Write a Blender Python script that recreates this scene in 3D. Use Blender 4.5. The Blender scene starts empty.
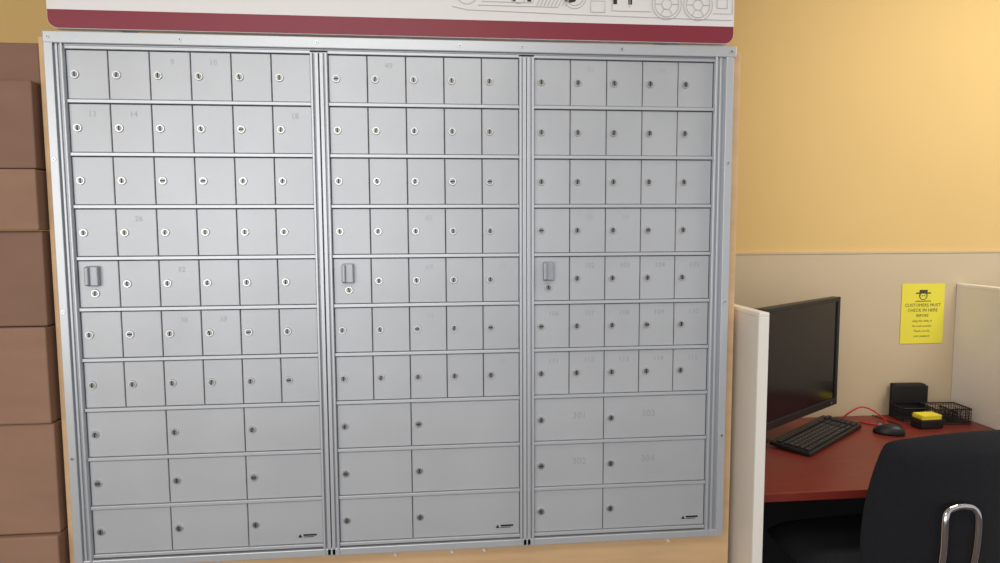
import bpy, bmesh, math, random
from mathutils import Vector, Matrix
random.seed(4)
S=bpy.context.scene
try:
    S.view_settings.view_transform='Standard'; S.view_settings.look='None'
except Exception: pass
Z0=1.953   # height of the row-one locks above the floor

# ---------------------------------------------------------------- materials
def lin(c):
    return tuple(((v/255)/12.92 if v/255<=0.04045 else ((v/255+0.055)/1.055)**2.4) for v in c)+(1,)
def mat(name,rgb,rough=.6,metal=0.,var=.0,scale=8.,bump=0.,bscale=60.,stretch=(1,1,1),spec=None,coat=0):
    m=bpy.data.materials.new(name);m.use_nodes=True;nt=m.node_tree;b=nt.nodes['Principled BSDF']
    c=lin(rgb);b.inputs['Base Color'].default_value=c
    b.inputs['Roughness'].default_value=rough;b.inputs['Metallic'].default_value=metal
    if spec is not None:b.inputs['Specular IOR Level'].default_value=spec
    if coat:b.inputs['Coat Weight'].default_value=coat
    if var or bump:
        tc=nt.nodes.new('ShaderNodeTexCoord');mp=nt.nodes.new('ShaderNodeMapping');mp.inputs['Scale'].default_value=stretch
        nt.links.new(tc.outputs['Object'],mp.inputs['Vector'])
    if var:
        n=nt.nodes.new('ShaderNodeTexNoise');n.inputs['Scale'].default_value=scale;n.inputs['Detail'].default_value=6
        nt.links.new(mp.outputs[0],n.inputs['Vector'])
        r=nt.nodes.new('ShaderNodeValToRGB');r.color_ramp.elements[0].position=.3;r.color_ramp.elements[1].position=.7
        r.color_ramp.elements[0].color=tuple(x*(1-var) for x in c[:3])+(1,)
        r.color_ramp.elements[1].color=tuple(min(1,x*(1+var)) for x in c[:3])+(1,)
        nt.links.new(n.outputs['Fac'],r.inputs['Fac']);nt.links.new(r.outputs['Color'],b.inputs['Base Color'])
    if bump:
        n2=nt.nodes.new('ShaderNodeTexNoise');n2.inputs['Scale'].default_value=bscale;n2.inputs['Detail'].default_value=4
        nt.links.new(mp.outputs[0],n2.inputs['Vector'])
        bp=nt.nodes.new('ShaderNodeBump');bp.inputs['Strength'].default_value=bump;bp.inputs['Distance'].default_value=.004
        nt.links.new(n2.outputs['Fac'],bp.inputs['Height']);nt.links.new(bp.outputs[0],b.inputs['Normal'])
    return m
M={}
M['door']=mat('silver_door_paint',(187,191,196),.42,.28,var=.05,scale=3.5,bump=.07,bscale=40)
M['alu']=mat('anodised_aluminium',(164,169,175),.40,.45,var=.05,scale=4,stretch=(1,1,.3))
M['alul']=mat('aluminium_light',(198,202,207),.36,.4)
M['dark']=mat('gap_dark',(52,55,60),.8)
M['lockring']=mat('lock_chrome',(206,208,211),.28,.8)
M['lockface']=mat('lock_face',(138,136,130),.35,.7)
M['slot']=mat('key_slot',(18,18,18),.6)
M['num']=mat('engraved_number',(166,170,175),.6,.2)
M['num2']=mat('engraved_number_faint',(180,184,189),.6,.2)
M['wood']=mat('plywood_light',(214,178,134),.6,0,var=.10,scale=3,stretch=(1,1,6),bump=.05)
M['signw']=mat('sign_white',(232,230,230),.45)
M['maroon']=mat('sign_maroon',(134,38,56),.45)
M['sgrey']=mat('sign_grey_line',(196,192,190),.5)
M['sblack']=mat('sign_black',(40,38,40),.5)
M['yellow']=mat('wall_yellow_paint',(219,186,122),.8,0,var=.02,scale=2,bump=.08,bscale=120)
M['beige']=mat('wall_beige_laminate',(201,183,153),.6,0,var=.02,scale=3)
M['part']=mat('partition_offwhite',(232,227,218),.55,0,var=.015,scale=5)
M['partcap']=mat('partition_cap',(238,234,226),.5)
M['desk']=mat('desk_red_laminate',(118,42,34),.4,0,var=.12,scale=14,stretch=(1,4,1))
M['black']=mat('black_plastic',(22,22,25),.45)
M['blackm']=mat('black_matt',(16,16,19),.75)
M['screen']=mat('monitor_screen',(12,13,18),.16)
M['fabric']=mat('chair_fabric',(17,18,25),.95,0,var=.25,scale=180,bump=.3,bscale=400)
M['chrome']=mat('chrome',(215,215,218),.12,1.)
M['card']=mat('cardboard',(150,117,97),.85,0,var=.07,scale=5,bump=.08,bscale=40,stretch=(1,1,3))
M['card2']=mat('cardboard_dark',(136,105,89),.85,0,var=.07,scale=5,bump=.08,bscale=40,stretch=(1,1,3))
M['tape']=mat('packing_tape',(150,120,92),.3)
M['post']=mat('poster_yellow',(232,222,70),.7)
M['ink']=mat('poster_ink',(70,68,48),.7)
M['note']=mat('sticky_note_yellow',(240,225,60),.7)
M['red']=mat('cable_red',(190,25,25),.4)
M['key']=mat('keycap',(32,32,36),.5)
M['keyl']=mat('keycap_legend',(150,150,155),.6)
M['carpet']=mat('floor_carpet',(92,82,80),.95,0,var=.25,scale=90,bump=.3,bscale=200)
M['ceil']=mat('ceiling_tile',(225,222,212),.9,0,var=.03,scale=40)
M['label']=mat('label_black',(25,25,28),.5)

# ---------------------------------------------------------------- mesh builder
class MB:
    def __init__(s): s.v=[];s.f=[];s.m=[];s.mats=[];s.sm=[]
    def mi(s,k):
        if k not in s.mats:s.mats.append(k)
        return s.mats.index(k)
    def add(s,vs,fs,k,T=None,smooth=False):
        o=len(s.v)
        for p in vs:
            p=Vector(p)
            if T is not None:p=T@p
            s.v.append(tuple(p))
        i=s.mi(k)
        for f in fs:s.f.append([a+o for a in f]);s.m.append(i);s.sm.append(smooth)
    def box(s,x0,x1,y0,y1,z0,z1,k,T=None,c=0.):
        c=min(c,abs(x1-x0)*.45,abs(y1-y0)*.45,abs(z1-z0)*.45)
        if c<=0:
            vs=[(x,y,z) for x in(x0,x1) for y in(y0,y1) for z in(z0,z1)]
            fs=[(0,1,3,2),(4,6,7,5),(0,4,5,1),(2,3,7,6),(0,2,6,4),(1,5,7,3)]
            s.add(vs,fs,k,T);return
        bm=bmesh.new();bmesh.ops.create_cube(bm,size=1)
        for v in bm.verts:
            v.co=((x0+x1)/2+v.co.x*(x1-x0),(y0+y1)/2+v.co.y*(y1-y0),(z0+z1)/2+v.co.z*(z1-z0))
        bmesh.ops.bevel(bm,geom=bm.edges[:],offset=c,segments=2,affect='EDGES',profile=.5)
        bm.verts.index_update();s.add([v.co.copy() for v in bm.verts],[[v.index for v in f.verts] for f in bm.faces],k,T);bm.free()
    def plate(s,x0,x1,z0,z1,yf,yb,k,c=.0015):
        # door plate with chamfered front (front towards -y)
        vs=[(x0,yb,z0),(x1,yb,z0),(x1,yb,z1),(x0,yb,z1),(x0,yf+c,z0),(x1,yf+c,z0),(x1,yf+c,z1),(x0,yf+c,z1),
            (x0+c,yf,z0+c),(x1-c,yf,z0+c),(x1-c,yf,z1-c),(x0+c,yf,z1-c)]
        fs=[(8,9,10,11)]
        for i in range(4):
            j=(i+1)%4;fs.append((4+i,4+j,8+j,8+i));fs.append((i,j,4+j,4+i))
        s.add(vs,fs,k)
    def cyl(s,p,axis,r,h,k,n=20,r2=None,smooth=True,T=None):
        a=Vector(axis).normalized();u=a.orthogonal().normalized();w=a.cross(u);p=Vector(p);r2=r if r2 is None else r2
        vs=[p+(u*math.cos(t)+w*math.sin(t))*r for t in [2*math.pi*i/n for i in range(n)]]
        vs+=[p+a*h+(u*math.cos(t)+w*math.sin(t))*r2 for t in [2*math.pi*i/n for i in range(n)]]
        s.add(vs,[(i,(i+1)%n,n+(i+1)%n,n+i) for i in range(n)],k,T,smooth)
        s.add(vs,[list(range(n))[::-1],list(range(n,2*n))],k,T)
    def tube(s,pts,r,k,n=12,T=None):
        P=[Vector(p) for p in pts];rings=[];u=None
        for i,p in enumerate(P):
            d=(P[min(i+1,len(P)-1)]-P[max(i-1,0)]).normalized()
            if u is None:u=d.orthogonal().normalized()
            u=(u-d*u.dot(d)).normalized();w=d.cross(u)
            rings.append([p+(u*math.cos(2*math.pi*j/n)+w*math.sin(2*math.pi*j/n))*r for j in range(n)])
        vs=[q for R in rings for q in R];fs=[]
        for i in range(len(P)-1):
            for j in range(n):fs.append((i*n+j,i*n+(j+1)%n,(i+1)*n+(j+1)%n,(i+1)*n+j))
        s.add(vs,fs,k,T,True);s.add(vs,[list(range(n))[::-1],[len(vs)-n+j for j in range(n)]],k,T)
    def obj(s,name,parent=None):
        me=bpy.data.meshes.new(name);me.from_pydata(s.v,[],s.f);me.update()
        for k in s.mats:me.materials.append(M[k])
        me.polygons.foreach_set('material_index',s.m);me.polygons.foreach_set('use_smooth',s.sm)
        bm=bmesh.new();bm.from_mesh(me);bmesh.ops.recalc_face_normals(bm,faces=bm.faces[:]);bm.to_mesh(me);bm.free()
        o=bpy.data.objects.new(name,me);S.collection.objects.link(o)
        if parent:o.parent=parent
        return o
def empty(name,loc=(0,0,0)):
    o=bpy.data.objects.new(name,None);o.empty_display_size=.1;o.location=loc;S.collection.objects.link(o);return o
def crom(pts,n=10):
    P=[Vector(p) for p in pts];P=[P[0]*2-P[1]]+P+[P[-1]*2-P[-2]];out=[]
    for i in range(1,len(P)-2):
        for j in range(n):
            t=j/n;a,b,c,d=P[i-1:i+3]
            out.append(.5*((2*b)+(c-a)*t+(2*a-5*b+4*c-d)*t*t+(3*b-a-3*c+d)*t**3))
    out.append(P[-2]);return out
def text(name,body,size,loc,k,parent,ext=.0003,align='CENTER',rot=(math.pi/2,0,0),off=0):
    cu=bpy.data.curves.new(name,'FONT');cu.body=body;cu.size=size;cu.extrude=ext;cu.align_x=align;cu.resolution_u=2;cu.offset=off
    o=bpy.data.objects.new(name,cu);S.collection.objects.link(o)
    bpy.context.view_layer.update()
    me=bpy.data.meshes.new_from_object(o.evaluated_get(bpy.context.evaluated_depsgraph_get()))
    bpy.data.objects.remove(o);me.materials.clear();me.materials.append(M[k])
    o=bpy.data.objects.new(name,me);S.collection.objects.link(o);o.location=loc;o.rotation_euler=rot;o.parent=parent
    return o

# ---------------------------------------------------------------- room
YW=.727
b=MB();b.box(-3.2,5.2,-4.6,YW+.1,-.05,0,'carpet');b.obj('floor')
b=MB();b.box(-3.2,5.2,YW,YW+.1,0,2.9,'yellow');b.obj('wall_back')
b=MB();b.box(1.83,3.16,YW-.012,YW-.0005,0,1.44,'beige');b.box(3.16,5.2,YW-.012,YW-.0005,0,1.44,'beige')
b.box(1.83,5.2,YW-.015,YW-.0005,1.437,1.444,'beige');b.obj('trim_1')
b=MB();b.box(-3.3,-3.2,-4.6,YW+.1,0,2.9,'yellow');b.obj('wall_left')
b=MB();b.box(-3.2,5.2,-4.6,YW+.1,2.9,2.95,'ceil');b.obj('ceiling')

# ---------------------------------------------------------------- mailbox unit
unit=empty('mailbox_unit')
A=.1035;R=.137;TOP=.0685;OFF=[0,.6665,1.2258];NC=[6,5,5]
WIDE=[[0,2,4,6],[0,2,5],[0,2,5]]
X0=-.021
doors=MB();locks=MB();frame=MB()
def zz(z):return z+Z0
def lock(x,z,r=.0112,y=-.001):
    z=zz(z);ax=(0,-1,0)
    locks.cyl((x,y,z),ax,r,.004,'lockring',20,r*.86)
    locks.cyl((x,y-.004,z),ax,r*.66,.0006,'lockface',18)
    ang=random.choice([0,0,.15,-.2,1.5])
    T=Matrix.Translation((x,y-.0046,z))@Matrix.Rotation(ang,4,'Y')
    locks.box(-.0015,.0015,-.0006,0,-.006,.006,'slot',T)
g=.0011
for m in range(3):
    ox=OFF[m];x0=ox+X0;x1=x0+NC[m]*A
    frame.box(x0-.004,x1+.004,.004,.02,zz(TOP-10*R-.004),zz(TOP+.004),'dark')  # dark backing sheet; bared under each rail as painted rail shadow
    for r in range(10):
        zt=TOP-r*R;zb=zt-R
        cols=list(range(NC[m]+1)) if r<7 else WIDE[m]
        for a,c in zip(cols[:-1],cols[1:]):
            xa=x0+a*A;xb=x0+c*A
            doors.plate(xa+g,xb-g,zz(zb)+.0056,zz(zt)-.0064,-.001,.006,'door')
            if r==4 and a==0:
                # master handle and its lock
                hx=ox+.021
                locks.box(hx-.0165,hx+.0145,-.016,-.001,zz(-.553),zz(-.4995),'alu',c=.003)
                locks.box(hx-.0165,hx-.006,-.024,-.014,zz(-.551),zz(-.5015),'alu',c=.003)
                lock(hx,-.573,.0115)
            else: lock(ox+a*A,-r*R)
    for r in range(11):
        z=zz(TOP-r*R)
        frame.box(x0,x1,-.0060,.01,z-.0044,z+.0044,'alul',c=.001)
    # little maker plate on the last parcel door
    xl=x1-.045;zl=zz(-1.272)
    locks.box(xl-.03,xl+.03,-.0016,-.0008,zl-.008,zl+.008,'alul')
    locks.add([(xl-.026,-.0022,zl-.005),(xl-.014,-.0022,zl-.005),(xl-.020,-.0022,zl+.005)],[(0,1,2)],'label')
    locks.box(xl-.011,xl+.026,-.0022,-.0015,zl-.001,zl+.004,'label')
    locks.box(xl-.011,xl+.018,-.0022,-.0015,zl-.005,zl-.003,'label')
# vertical extrusions
ZB=zz(-1.332);ZT=zz(.104)
def stile(xa,xb,ribs,z0=ZB,z1=ZT):
    frame.box(xa,xb,-.004,.02,z0,z1,'alu')
    for (p,w,h,k) in ribs:
        frame.box(p-w/2,p+w/2,-.004-h,-.002,z0+.002,z1-.002,k,c=.0012)
xe=[(OFF[m]+X0,OFF[m]+X0+NC[m]*A) for m in range(3)]
def mid(a,b_):
    w=b_-a
    stile(a,b_,[(a+.0035,.006,.010,'alul'),(a+w*.36,.010,.006,'alul'),(a+w*.64,.010,.006,'alul'),(b_-.0035,.006,.010,'alul')],ZB+.0,zz(.0685))
    frame.box(a+w*.5-.0025,a+w*.5+.0025,-.0045,-.0035,ZB+.025,zz(.066),'dark')
mid(xe[0][1],xe[1][0]);mid(xe[1][1],xe[2][0])
xl,xr=-.068,1.779
stile(xl,xe[0][0],[(xl+.0115,.021,.010,'alul'),(xl+.028,.006,.004,'alul'),(xl+.043,.005,.010,'alul')])
stile(xe[2][1],xr,[(xe[2][1]+.004,.006,.010,'alul'),(xe[2][1]+.020,.006,.004,'alul'),(xr-.013,.022,.010,'alul')])
# head and sill rails
frame.box(xl,xr+.004,-.015,.02,zz(.0760),zz(.106),'alul',c=.002)
frame.box(xe[0][0],xe[2][1],-.008,.02,zz(.0715),zz(.0760),'alu',c=.001)
frame.box(xl,xr,-.010,.02,ZB,zz(-1.311),'alul',c=.002)
for x in (-.055,.27,.62,1.0,1.17,1.45,1.768):
    frame.cyl((x,-.015,zz(.091)),(0,-1,0),.0045,.002,'lockring',14);frame.cyl((x,-.017,zz(.091)),(0,-1,0),.0018,.0004,'slot',8)
for z in (-.22,-.62,-1.02):
    for x in (xl+.0115,xr-.013):
        frame.cyl((x,-.014,zz(z)),(0,-1,0),.0045,.002,'lockring',14);frame.cyl((x,-.016,zz(z)),(0,-1,0),.0018,.0004,'slot',8)
doors.obj('compartment_doors',unit);locks.obj('cam_locks',unit);frame.obj('aluminium_frame',unit)
# numbers stamped on doors
n=0
for m in range(3):
    for r in range(7):
        for c in range(NC[m]):
            if c==0 and r==4:continue
            n+=1
            if m==2 and r in(4,5,6) or (random.random()<.15):
                text('number_%d'%n,str(n+6),.021,(OFF[m]+X0+(c+.56)*A,-.0012,zz(-r*R+.030)),'num' if m==2 and r>3 else 'num2',unit)
for r in (7,8,9):
    for i,c in enumerate(WIDE[2][:-1]):
        if (r<9 ):text('parcel_number',str(300+i*2+r-6),.028,(OFF[2]+X0+(c+1.3)*A,-.0012,zz(-r*R+.001)),'num',unit)
# timber cabinet carrying it
b=MB();b.box(-.098,1.812,.0205,.58,0,zz(.10),'wood',c=.002)
for x in (.30,.80,.965,1.06,1.62):
    b.cyl((x,.0205,zz(-1.352)),(0,-1,0),.006,.006,'signw',12,.004)
b.obj('mailbox_cabinet')

# ---------------------------------------------------------------- sign above
sign=empty('header_sign')
def rrect(x0,x1,z0,z1,rad,n=8):
    pts=[]
    for cx,cz,a0 in((x0+rad,z0+rad,math.pi),(x1-rad,z0+rad,1.5*math.pi)):
        for i in range(n+1):
            a=a0+i*math.pi/2/n;pts.append((cx+rad*math.cos(a),cz+rad*math.sin(a)))
    pts+=[(x1,z1),(x0,z1)];return pts
def slab(mb,pts,yf,yb,k):
    n=len(pts);vs=[(x,yf,z) for x,z in pts]+[(x,yb,z) for x,z in pts]
    mb.add(vs,[list(range(n)),list(range(n,2*n))[::-1]]+[(i,(i+1)%n,n+(i+1)%n,n+i) for i in range(n)],k)
b=MB();sx0,sx1=-.050,1.770;sb=zz(.1105)
slab(b,rrect(sx0,sx1,sb,sb+.50,.026),-.020,-.002,'signw')
for x in (.1,.85,1.6): b.box(x-.02,x+.02,-.002,.10,zz(.1075),zz(.40),'alu')
b.obj('sign_board',sign)
b=MB();slab(b,rrect(sx0+.001,sx1-.001,sb+.001,sb+.047,.025),-.0208,-.0199,'maroon');b.obj('maroon_band',sign)
g2=MB();ys=-.0206
def line(pts,r=.0011):
    g2.tube([(x,ys,zz(z)-.008) for x,z in pts],r,'sgrey',6)
def circ(x,z,r,n=24):
    line([(x+r*math.cos(2*math.pi*i/n),z+r*math.sin(2*math.pi*i/n)) for i in range(n+1)])
for x in (1.575,1.665):
    circ(x,.222,.042);circ(x,.222,.034);circ(x,.222,.014)
    for k in range(6):
        a=k*math.pi/3;line([(x+.014*math.cos(a),.222+.014*math.sin(a)),(x+.034*math.cos(a),.222+.034*math.sin(a))])
line([(1.42,.20),(1.53,.20)]);line([(1.71,.20),(1.765,.20),(1.765,.33),(1.55,.33),(1.44,.27),(1.42,.25),(1.42,.20)])
line([(1.47,.21),(1.47,.26),(1.52,.29)]);line([(1.72,.215),(1.75,.215),(1.75,.24),(1.72,.24),(1.72,.215)])
line([(1.36,.195),(1.40,.195),(1.40,.225),(1.36,.225),(1.36,.195)]);circ(1.315,.235,.032);circ(1.315,.235,.024)
line([(1.05,.205),(1.27,.205)]);line([(1.06,.215),(1.2,.215),(1.2,.25)]);circ(1.16,.232,.02);circ(1.02,.235,.028)
line([(.98,.20),(1.02,.192),(1.3,.187),(1.7,.183),(1.765,.183)]);line([(1.0,.215),(1.0,.32)])
for i in range(9):line([(1.21+i*.010,.208),(1.222+i*.010,.232)])
g2.obj('line_artwork',sign)
text('sign_lettering','shipping supplies',.085,(1.33,ys,zz(.2310)),'sblack',sign,align='CENTER',off=.0015)

# ---------------------------------------------------------------- cardboard boxes on the left
zs=[.092,-.0167,-.2444,-.4057,-.6604,-.9236,-1.2325,-1.58,-1.953]
xr_=[-.114,-.107,-.105,-.106,-.107,-.106,-.106,-.106];yf_=[.05,-.005,-.015,.0,-.01,.0,-.015,-.01]
for i in range(8):
    zt,zb=zz(zs[i]),zz(zs[i+1]);x1=xr_[i];x0=x1-(.36+.05*((i*3)%4)/3);y0=yf_[i];y1=y0+.40
    b=MB();k='card2' if i in(0,1,3) else 'card'
    b.box(x0,x1,y0,y1,zb+.0015,zt-.0015,k,c=.004)
    # flaps, centre seam and tape
    cy=(y0+y1)/2;f=.0012
    b.box(x0+.004,x1-.004,y0+.004,cy-.0015,zt-.0017,zt-.0008,k);b.box(x0+.004,x1-.004,cy+.0015,y1-.004,zt-.0017,zt-.0008,k)
    b.box(x0+.0,x1-.0,cy-.025,cy+.025,zt-.0008,zt-.0002,'tape')
    b.box(x1-.0002,x1+.0006,cy-.025,cy+.025,zt-.07,zt-.002,'tape')
    b.box(x0+.001,x0+.035,y0-.0008,y0,zb+.004,zt-.004,k)
    b.obj('cardboard_box')

# ---------------------------------------------------------------- partitions, desk
ZP=zz(-.645)
def part(x0,x1,y0,y1):
    b=MB();b.box(x0+.002,x1-.002,y0+.002,y1,.01,ZP-.012,'part')
    b.box(x0,x1,y0,y1,ZP-.014,ZP,'partcap',c=.003);b.box(x0,x1,y0,y0+.014,0,ZP-.012,'partcap',c=.003)
    b.box(x0+.001,x1-.001,y0,y1,0,.02,'partcap')
    return b.obj('partition_panel')
part(1.836,1.867,-.085,YW-.014)
part(3.118,3.150,-.35,YW-.014)
DT=.75
b=MB();b.box(1.869,3.116,-.02,YW-.014,DT-.028,DT,'desk',c=.003)
b.box(1.869,1.889,.03,YW-.05,0,DT-.028,'blackm');b.box(3.096,3.116,.03,YW-.05,0,DT-.028,'blackm')
b.box(1.889,3.096,YW-.07,YW-.05,.05,DT-.028,'blackm')
b.obj('desk')

# monitor
mon=empty('computer_monitor')
pl=Vector((2.004,.183,0));pr=Vector((2.445,.480,0));dr=(pr-pl).normalized();pl=pl-dr*.045
W=(pr-pl).length;cen=(pl+pr)/2;ang=math.atan2(dr.y,dr.x)
T=Matrix.Translation((cen.x,cen.y,0))@Matrix.Rotation(ang,4,'Z')
mz0,mz1=zz(-1.080),zz(-.668)
b=MB()
b.box(-W/2,W/2,.006,.03,mz0,mz1,'black',T,c=.004)
bz=.016
b.box(-W/2,W/2,-.004,.008,mz1-bz,mz1,'black',T,c=.002);b.box(-W/2,W/2,-.004,.008,mz0,mz0+.026,'black',T,c=.002)
b.box(-W/2,-W/2+bz,-.004,.008,mz0,mz1,'black',T,c=.002);b.box(W/2-bz,W/2,-.004,.008,mz0,mz1,'black',T,c=.002)
b.box(-W/2+.06,W/2-.06,.03,.055,mz0+.05,mz1-.05,'blackm',T,c=.01)
b.box(W/2-.05,W/2-.042,-.0046,-.0038,mz0+.010,mz0+.014,'keyl',T)
b.obj('housing',mon)
b=MB();b.box(-W/2+bz,W/2-bz,.002,.0065,mz0+.026,mz1-bz,'screen',T);b.obj('screen_panel',mon)
b=MB();b.box(-.03,.03,.050,.21,mz0+.12,mz0+.16,'black',T,c=.008);b.box(-.028,.028,.18,.21,DT+.01,mz0+.16,'black',T,c=.008)
b.cyl((0,.205,DT+.0005),(0,0,1),.085,.012,'black',36,.075,T=T);b.obj('stand',mon)

# keyboard
fl=Vector((2.215,.257,0));fr=Vector((2.600,.545,0));d=(fr-fl).normalized();L=(fr-fl).length
T=Matrix.Translation((fl.x,fl.y,DT+.001))@Matrix.Rotation(math.atan2(d.y,d.x),4,'Z')@Matrix.Rotation(.05,4,'X')
kb=MB();D=.150
kb.box(0,L,0,D,.0,.016,'black',T,c=.004)
rows=[(0.012,[1.25,1.25,1.25,6.2,1.25,1.25,1.25,1.3]),(.032,[2.25]+[1]*10+[2.75]),(.050,[1.75]+[1]*11+[2.25]),(.068,[1.5]+[1]*12+[1.5]),(.086,[1]*13+[2]),(.112,[1]*4+[1]*4+[1]*4+[1]*3)]
for y,ws in rows:
    x=.010;u=(L*.72)/15
    for w in ws:
        kb.box(x+.0008,x+w*u-.0012,y,y+.0155,.016,.022,'key',T,c=.0015)
        kb.box(x+w*u*.3,x+w*u*.3+.003,y+.008,y+.011,.0221,.0223,'keyl',T);x+=w*u
for y in(.012,.032,.050,.068,.086,.112):
    for i in range(7):
        if i==3:continue
        x=L*.755+i*(L*.235/7);kb.box(x,x+L*.235/7-.0015,y,y+.0155,.016,.022,'key',T,c=.0015)
kb.obj('computer_keyboard')
# mouse
bm=bmesh.new();bmesh.ops.create_uvsphere(bm,u_segments=24,v_segments=14,radius=1)
for v in bm.verts:
    v.co.x*=.031;v.co.y*=.055;v.co.z=max(v.co.z,-.15)*.034+.006
    v.co.z*=1-.25*(v.co.y/.055)*.6
b=MB();T=Matrix.Translation((2.66,.47,DT+.0006))@Matrix.Rotation(1.0,4,'Z')
bm.verts.index_update();b.add([v.co.copy() for v in bm.verts],[[v.index for v in f.verts] for f in bm.faces],'black',T,True);bm.free()
b.cyl((-.003,.030,.030),(1,0,0),.007,.006,'keyl',14,T=T);b.obj('computer_mouse')
# red and black cables
b=MB();b.tube(crom([(2.60,.672,DT+.004),(2.635,.655,DT+.04),(2.68,.65,DT+.055),(2.73,.63,DT+.03),(2.735,.585,DT+.005),(2.69,.575,DT+.004),(2.64,.62,DT+.004)]),.0032,'red',8);b.obj('red_cable')
b=MB();b.tube(crom([(2.725,.50,DT+.004),(2.77,.55,DT+.004),(2.765,.62,DT+.004),(2.755,.70,DT+.004)]),.002,'blackm',8);b.obj('mouse_cable')
# desk organiser
org=MB();T=Matrix.Translation((2.93,.60,DT))@Matrix.Rotation(-.08,4,'Z')
def mesh_wall(xa,ya,xb,yb,h,z=0,n=None):
    # woven wire panel with solid rim
    L=math.hypot(xb-xa,yb-ya);n=max(3,int(L/.011));dx,dy=(xb-xa)/n,(yb-ya)/n
    for i in range(n+1):
        org.tube([(xa+dx*i,ya+dy*i,z),(xa+dx*i,ya+dy*i,z+h)],.0011,'blackm',5,T)
    for j in range(int(h/.011)+1):
        zc=z+j*.011;org.tube([(xa,ya,zc),(xb,yb,zc)],.0011,'blackm',5,T)
    org.tube([(xa,ya,z+h),(xb,yb,z+h)],.003,'black',8,T);org.tube([(xa,ya,z+.003),(xb,yb,z+.003)],.003,'black',8,T)
def wirebox(x0,x1,y0,y1,h):
    mesh_wall(x0,y0,x1,y0,h);mesh_wall(x1,y0,x1,y1,h);mesh_wall(x1,y1,x0,y1,h);mesh_wall(x0,y1,x0,y0,h)
    org.box(x0,x1,y0,y1,.001,.004,'blackm',T)
wirebox(0.0,.145,-.040,.06,.062);mesh_wall(.085,-.040,.085,.06,.05)
wirebox(-.105,-.002,.0,.095,.055)
org.box(-.105,.03,.068,.10,.002,.140,'blackm',T,c=.004)
org.box(-.115,.035,.062,.068,.06,.135,'black',T,c=.002)
org.obj('desk_organizer')
b=MB()
T=Matrix.Translation((2.868,.545,DT))@Matrix.Rotation(.05,4,'Z')
b.box(-.05,.05,-.04,.018,.001,.036,'black',T,c=.004)
for i in range(6):b.box(-.042,.042,-.034,.016,.0365+i*.003,.0393+i*.003,'note',Matrix.Translation((random.uniform(-.003,.003),random.uniform(-.002,.002),0))@T)
b.obj('sticky_note_pad')

# poster
po=empty('wall_poster');yp=YW-.0135
px0,px1,pz0,pz1=2.873,3.066,zz(-.899),zz(-.645)
b=MB();b.box(px0,px1,yp-.0008,yp,pz0,pz1,'post');b.obj('paper',po)
b=MB();cx=(px0+px1)/2
# small badge: crest outline with brim and two side strokes
b.cyl((cx,yp-.0008,pz1-.050),(0,-1,0),.019,.0004,'ink',18);b.cyl((cx,yp-.0012,pz1-.052),(0,-1,0),.014,.0003,'post',18)
b.box(cx-.034,cx+.034,yp-.0018,yp-.0014,pz1-.042,pz1-.037,'ink');b.box(cx-.018,cx+.018,yp-.0018,yp-.0014,pz1-.037,pz1-.026,'ink')
b.box(cx-.008,cx-.003,yp-.0018,yp-.0014,pz1-.053,pz1-.048,'ink');b.box(cx+.003,cx+.008,yp-.0018,yp-.0014,pz1-.053,pz1-.048,'ink')
b.box(cx-.035,cx+.035,yp-.0018,yp-.0014,pz1-.075,pz1-.072,'ink')
b.obj('emblem',po)
for i,(t,s) in enumerate([('CUSTOMERS MUST',.019),('CHECK IN HERE',.019),('BEFORE',.016),('using this desk or',.013),('the mail counter.',.013),('Thank you for',.013),('your patience',.013)]):
    text('poster_text_%d'%i,t,s,(cx,yp-.001,pz1-.097-.0215*i),'ink',po,ext=.0002)

# ---------------------------------------------------------------- office chair
ch=empty('office_chair')
CX,CY=2.36,-.20
T=Matrix.Translation((CX,CY,0))@Matrix.Rotation(.10,4,'Z')
def pad(name,w,h,fn,th,k,nx=14,nz=14):
    # cushion: superellipse outline, fn(u,v)->point, thickness th
    bm=bmesh.new();top=[];bot=[]
    for j in range(nz+1):
        r1=[];r2=[]
        for i in range(nx+1):
            a=-1+2*i/nx;c=-1+2*j/nz
            x=a*math.sqrt(max(0,1-.22*c*c));z=c*math.sqrt(max(0,1-.22*a*a))
            e=max(abs(a),abs(c));bul=math.sqrt(max(0,1-e**6))
            p,nr=fn(x*w/2,z*h/2)
            r1.append(bm.verts.new(T@(p+nr*(th/2*bul+.004))));r2.append(bm.verts.new(T@(p-nr*(th/2*bul+.004))))
        top.append(r1);bot.append(r2)
    for j in range(nz):
        for i in range(nx):
            bm.faces.new((top[j][i],top[j][i+1],top[j+1][i+1],top[j+1][i]));bm.faces.new((bot[j][i],bot[j+1][i],bot[j+1][i+1],bot[j][i+1]))
    ed=[(0,i,0,i+1) for i in range(nx)]+[(i,nx,i+1,nx) for i in range(nz)]+[(nz,i+1,nz,i) for i in range(nx)][::-1]+[(i+1,0,i,0) for i in range(nz)]
    for a,b_,c,d_ in ed:
        try:bm.faces.new((top[a][b_],bot[a][b_],bot[c][d_],top[c][d_]))
        except ValueError:pass
    bmesh.ops.recalc_face_normals(bm,faces=bm.faces[:])
    me=bpy.data.meshes.new(name);bm.to_mesh(me);bm.free();me.materials.append(M[k])
    for p in me.polygons:p.use_smooth=True
    o=bpy.data.objects.new(name,me);S.collection.objects.link(o);o.parent=ch
    md=o.modifiers.new('sub','SUBSURF');md.levels=1;md.render_levels=2
pad('backrest',.52,.53,lambda x,z:(Vector((x,-.02-.10*z+0.9*x*x,.735+z)),Vector((-1.8*x,1,.1)).normalized()),.06,'fabric')
pad('seat',.56,.54,lambda x,z:(Vector((x,.26+z,.485+.12*x*x)),Vector((0,0,1))),.09,'fabric')
b=MB()
SX=-.064
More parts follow.
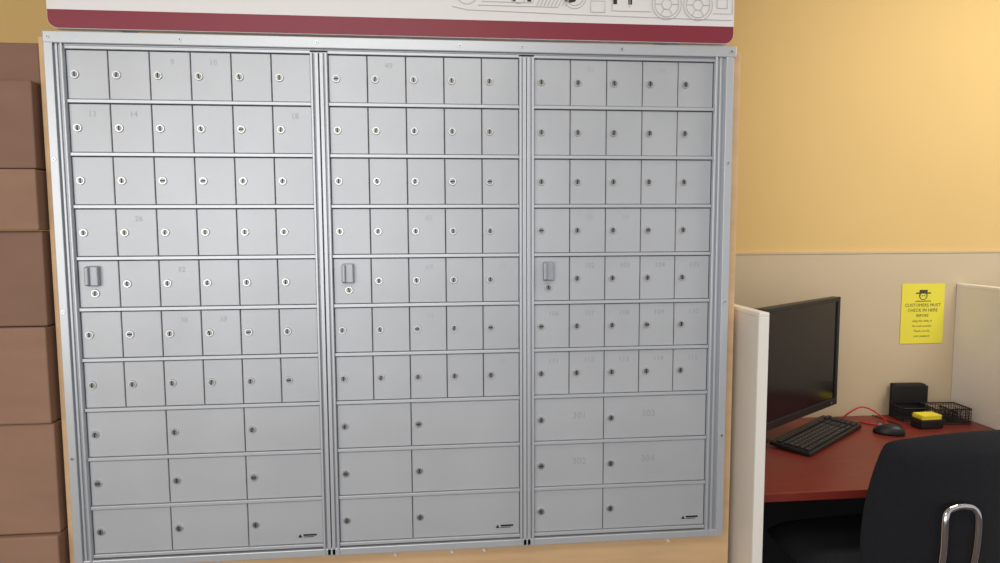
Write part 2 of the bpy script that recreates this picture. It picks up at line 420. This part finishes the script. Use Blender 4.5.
for s in(-1,1):
    b.tube(crom([(s*.05+SX,-.075,.60),(s*.052+SX,-.085,.70),(s*.052+SX,-.085,.775),(s*.04+SX,-.08,.80),(SX+s*.012,-.078,.808)],8),.009,'chrome',12,T)
b.tube([(SX-.014,-.078,.808),(SX+.014,-.078,.808)],.009,'chrome',12,T)
for s in(-1,1):
    b.tube(crom([(s*.05+SX,-.075,.61),(s*.052+SX,-.075,.50),(s*.05+SX,-.03,.425),(s*.05-.03,.08,.415),(s*.05,.25,.415)],8),.009,'chrome',12,T)
b.obj('back_bracket',ch)
b=MB()
b.box(-.10,.10,.14,.34,.39,.425,'blackm',T,c=.006);b.cyl((0,.24,.10),(0,0,1),.028,.20,'blackm',18,T=T);b.cyl((0,.24,.28),(0,0,1),.016,.12,'chrome',18,T=T)
for k in range(5):
    a=k*2*math.pi/5+.3;c,s=math.cos(a),math.sin(a)
    b.tube([(0,.24,.115),(.15*c,.24+.15*s,.10),(.29*c,.24+.29*s,.075)],.018,'black',10,T)
    b.cyl((.29*c-.018*s,.24+.29*s+.018*c,.028),(s,-c,0),.0275,.036,'black',16,T=T)
    b.cyl((.29*c,.24+.29*s,.03),(0,0,1),.010,.045,'black',10,T=T)
b.obj('swivel_base',ch)

# ---------------------------------------------------------------- camera
yw,pt,rl=.0961,.0824,.0044
F=Vector((math.sin(yw)*math.cos(pt),math.cos(yw)*math.cos(pt),-math.sin(pt)))
rt=Vector((math.cos(yw),-math.sin(yw),0));dn=F.cross(rt)
r2=rt*math.cos(rl)+dn*math.sin(rl);d2=-rt*math.sin(rl)+dn*math.cos(rl)
cd=bpy.data.cameras.new('camera');cam=bpy.data.objects.new('camera',cd);S.collection.objects.link(cam)
Rm=Matrix((r2,-d2,-F)).transposed()
cam.matrix_world=Matrix.Translation((.932,-1.8287,-.4028+Z0))@Rm.to_4x4()
cd.sensor_fit='HORIZONTAL';cd.sensor_width=36;cd.lens=36*.650;cd.clip_start=.01
S.camera=cam

# ---------------------------------------------------------------- light
def area(name,loc,target,sx,sy,power,col):
    l=bpy.data.lights.new(name,'AREA');l.shape='RECTANGLE';l.size=sx;l.size_y=sy;l.energy=power;l.color=col
    o=bpy.data.objects.new(name,l);S.collection.objects.link(o);o.location=loc
    o.rotation_euler=(Vector(target)-Vector(loc)).to_track_quat('-Z','Y').to_euler();return o
area('window_light',(-.9,-4.4,1.7),(1.2,0,1.3),4.5,2.2,92,(1.0,.99,.98))
area('added_fill_light',(3.5,-.45,2.85),(3.45,.2,0),1.2,.6,38,(1.,.95,.85))  # added warm lamp with no fixture, brightens the upper right wall
area('added_fill_light.001',(.6,-1.9,2.85),(.6,-1.7,0),1.6,.6,20,(1.,.97,.93))  # added fill lamp with no fixture, lifts the partition's left face
w=bpy.data.worlds.new('world');S.world=w;w.use_nodes=True
bg=w.node_tree.nodes['Background'];bg.inputs[0].default_value=(.98,.98,1,1);bg.inputs[1].default_value=.58
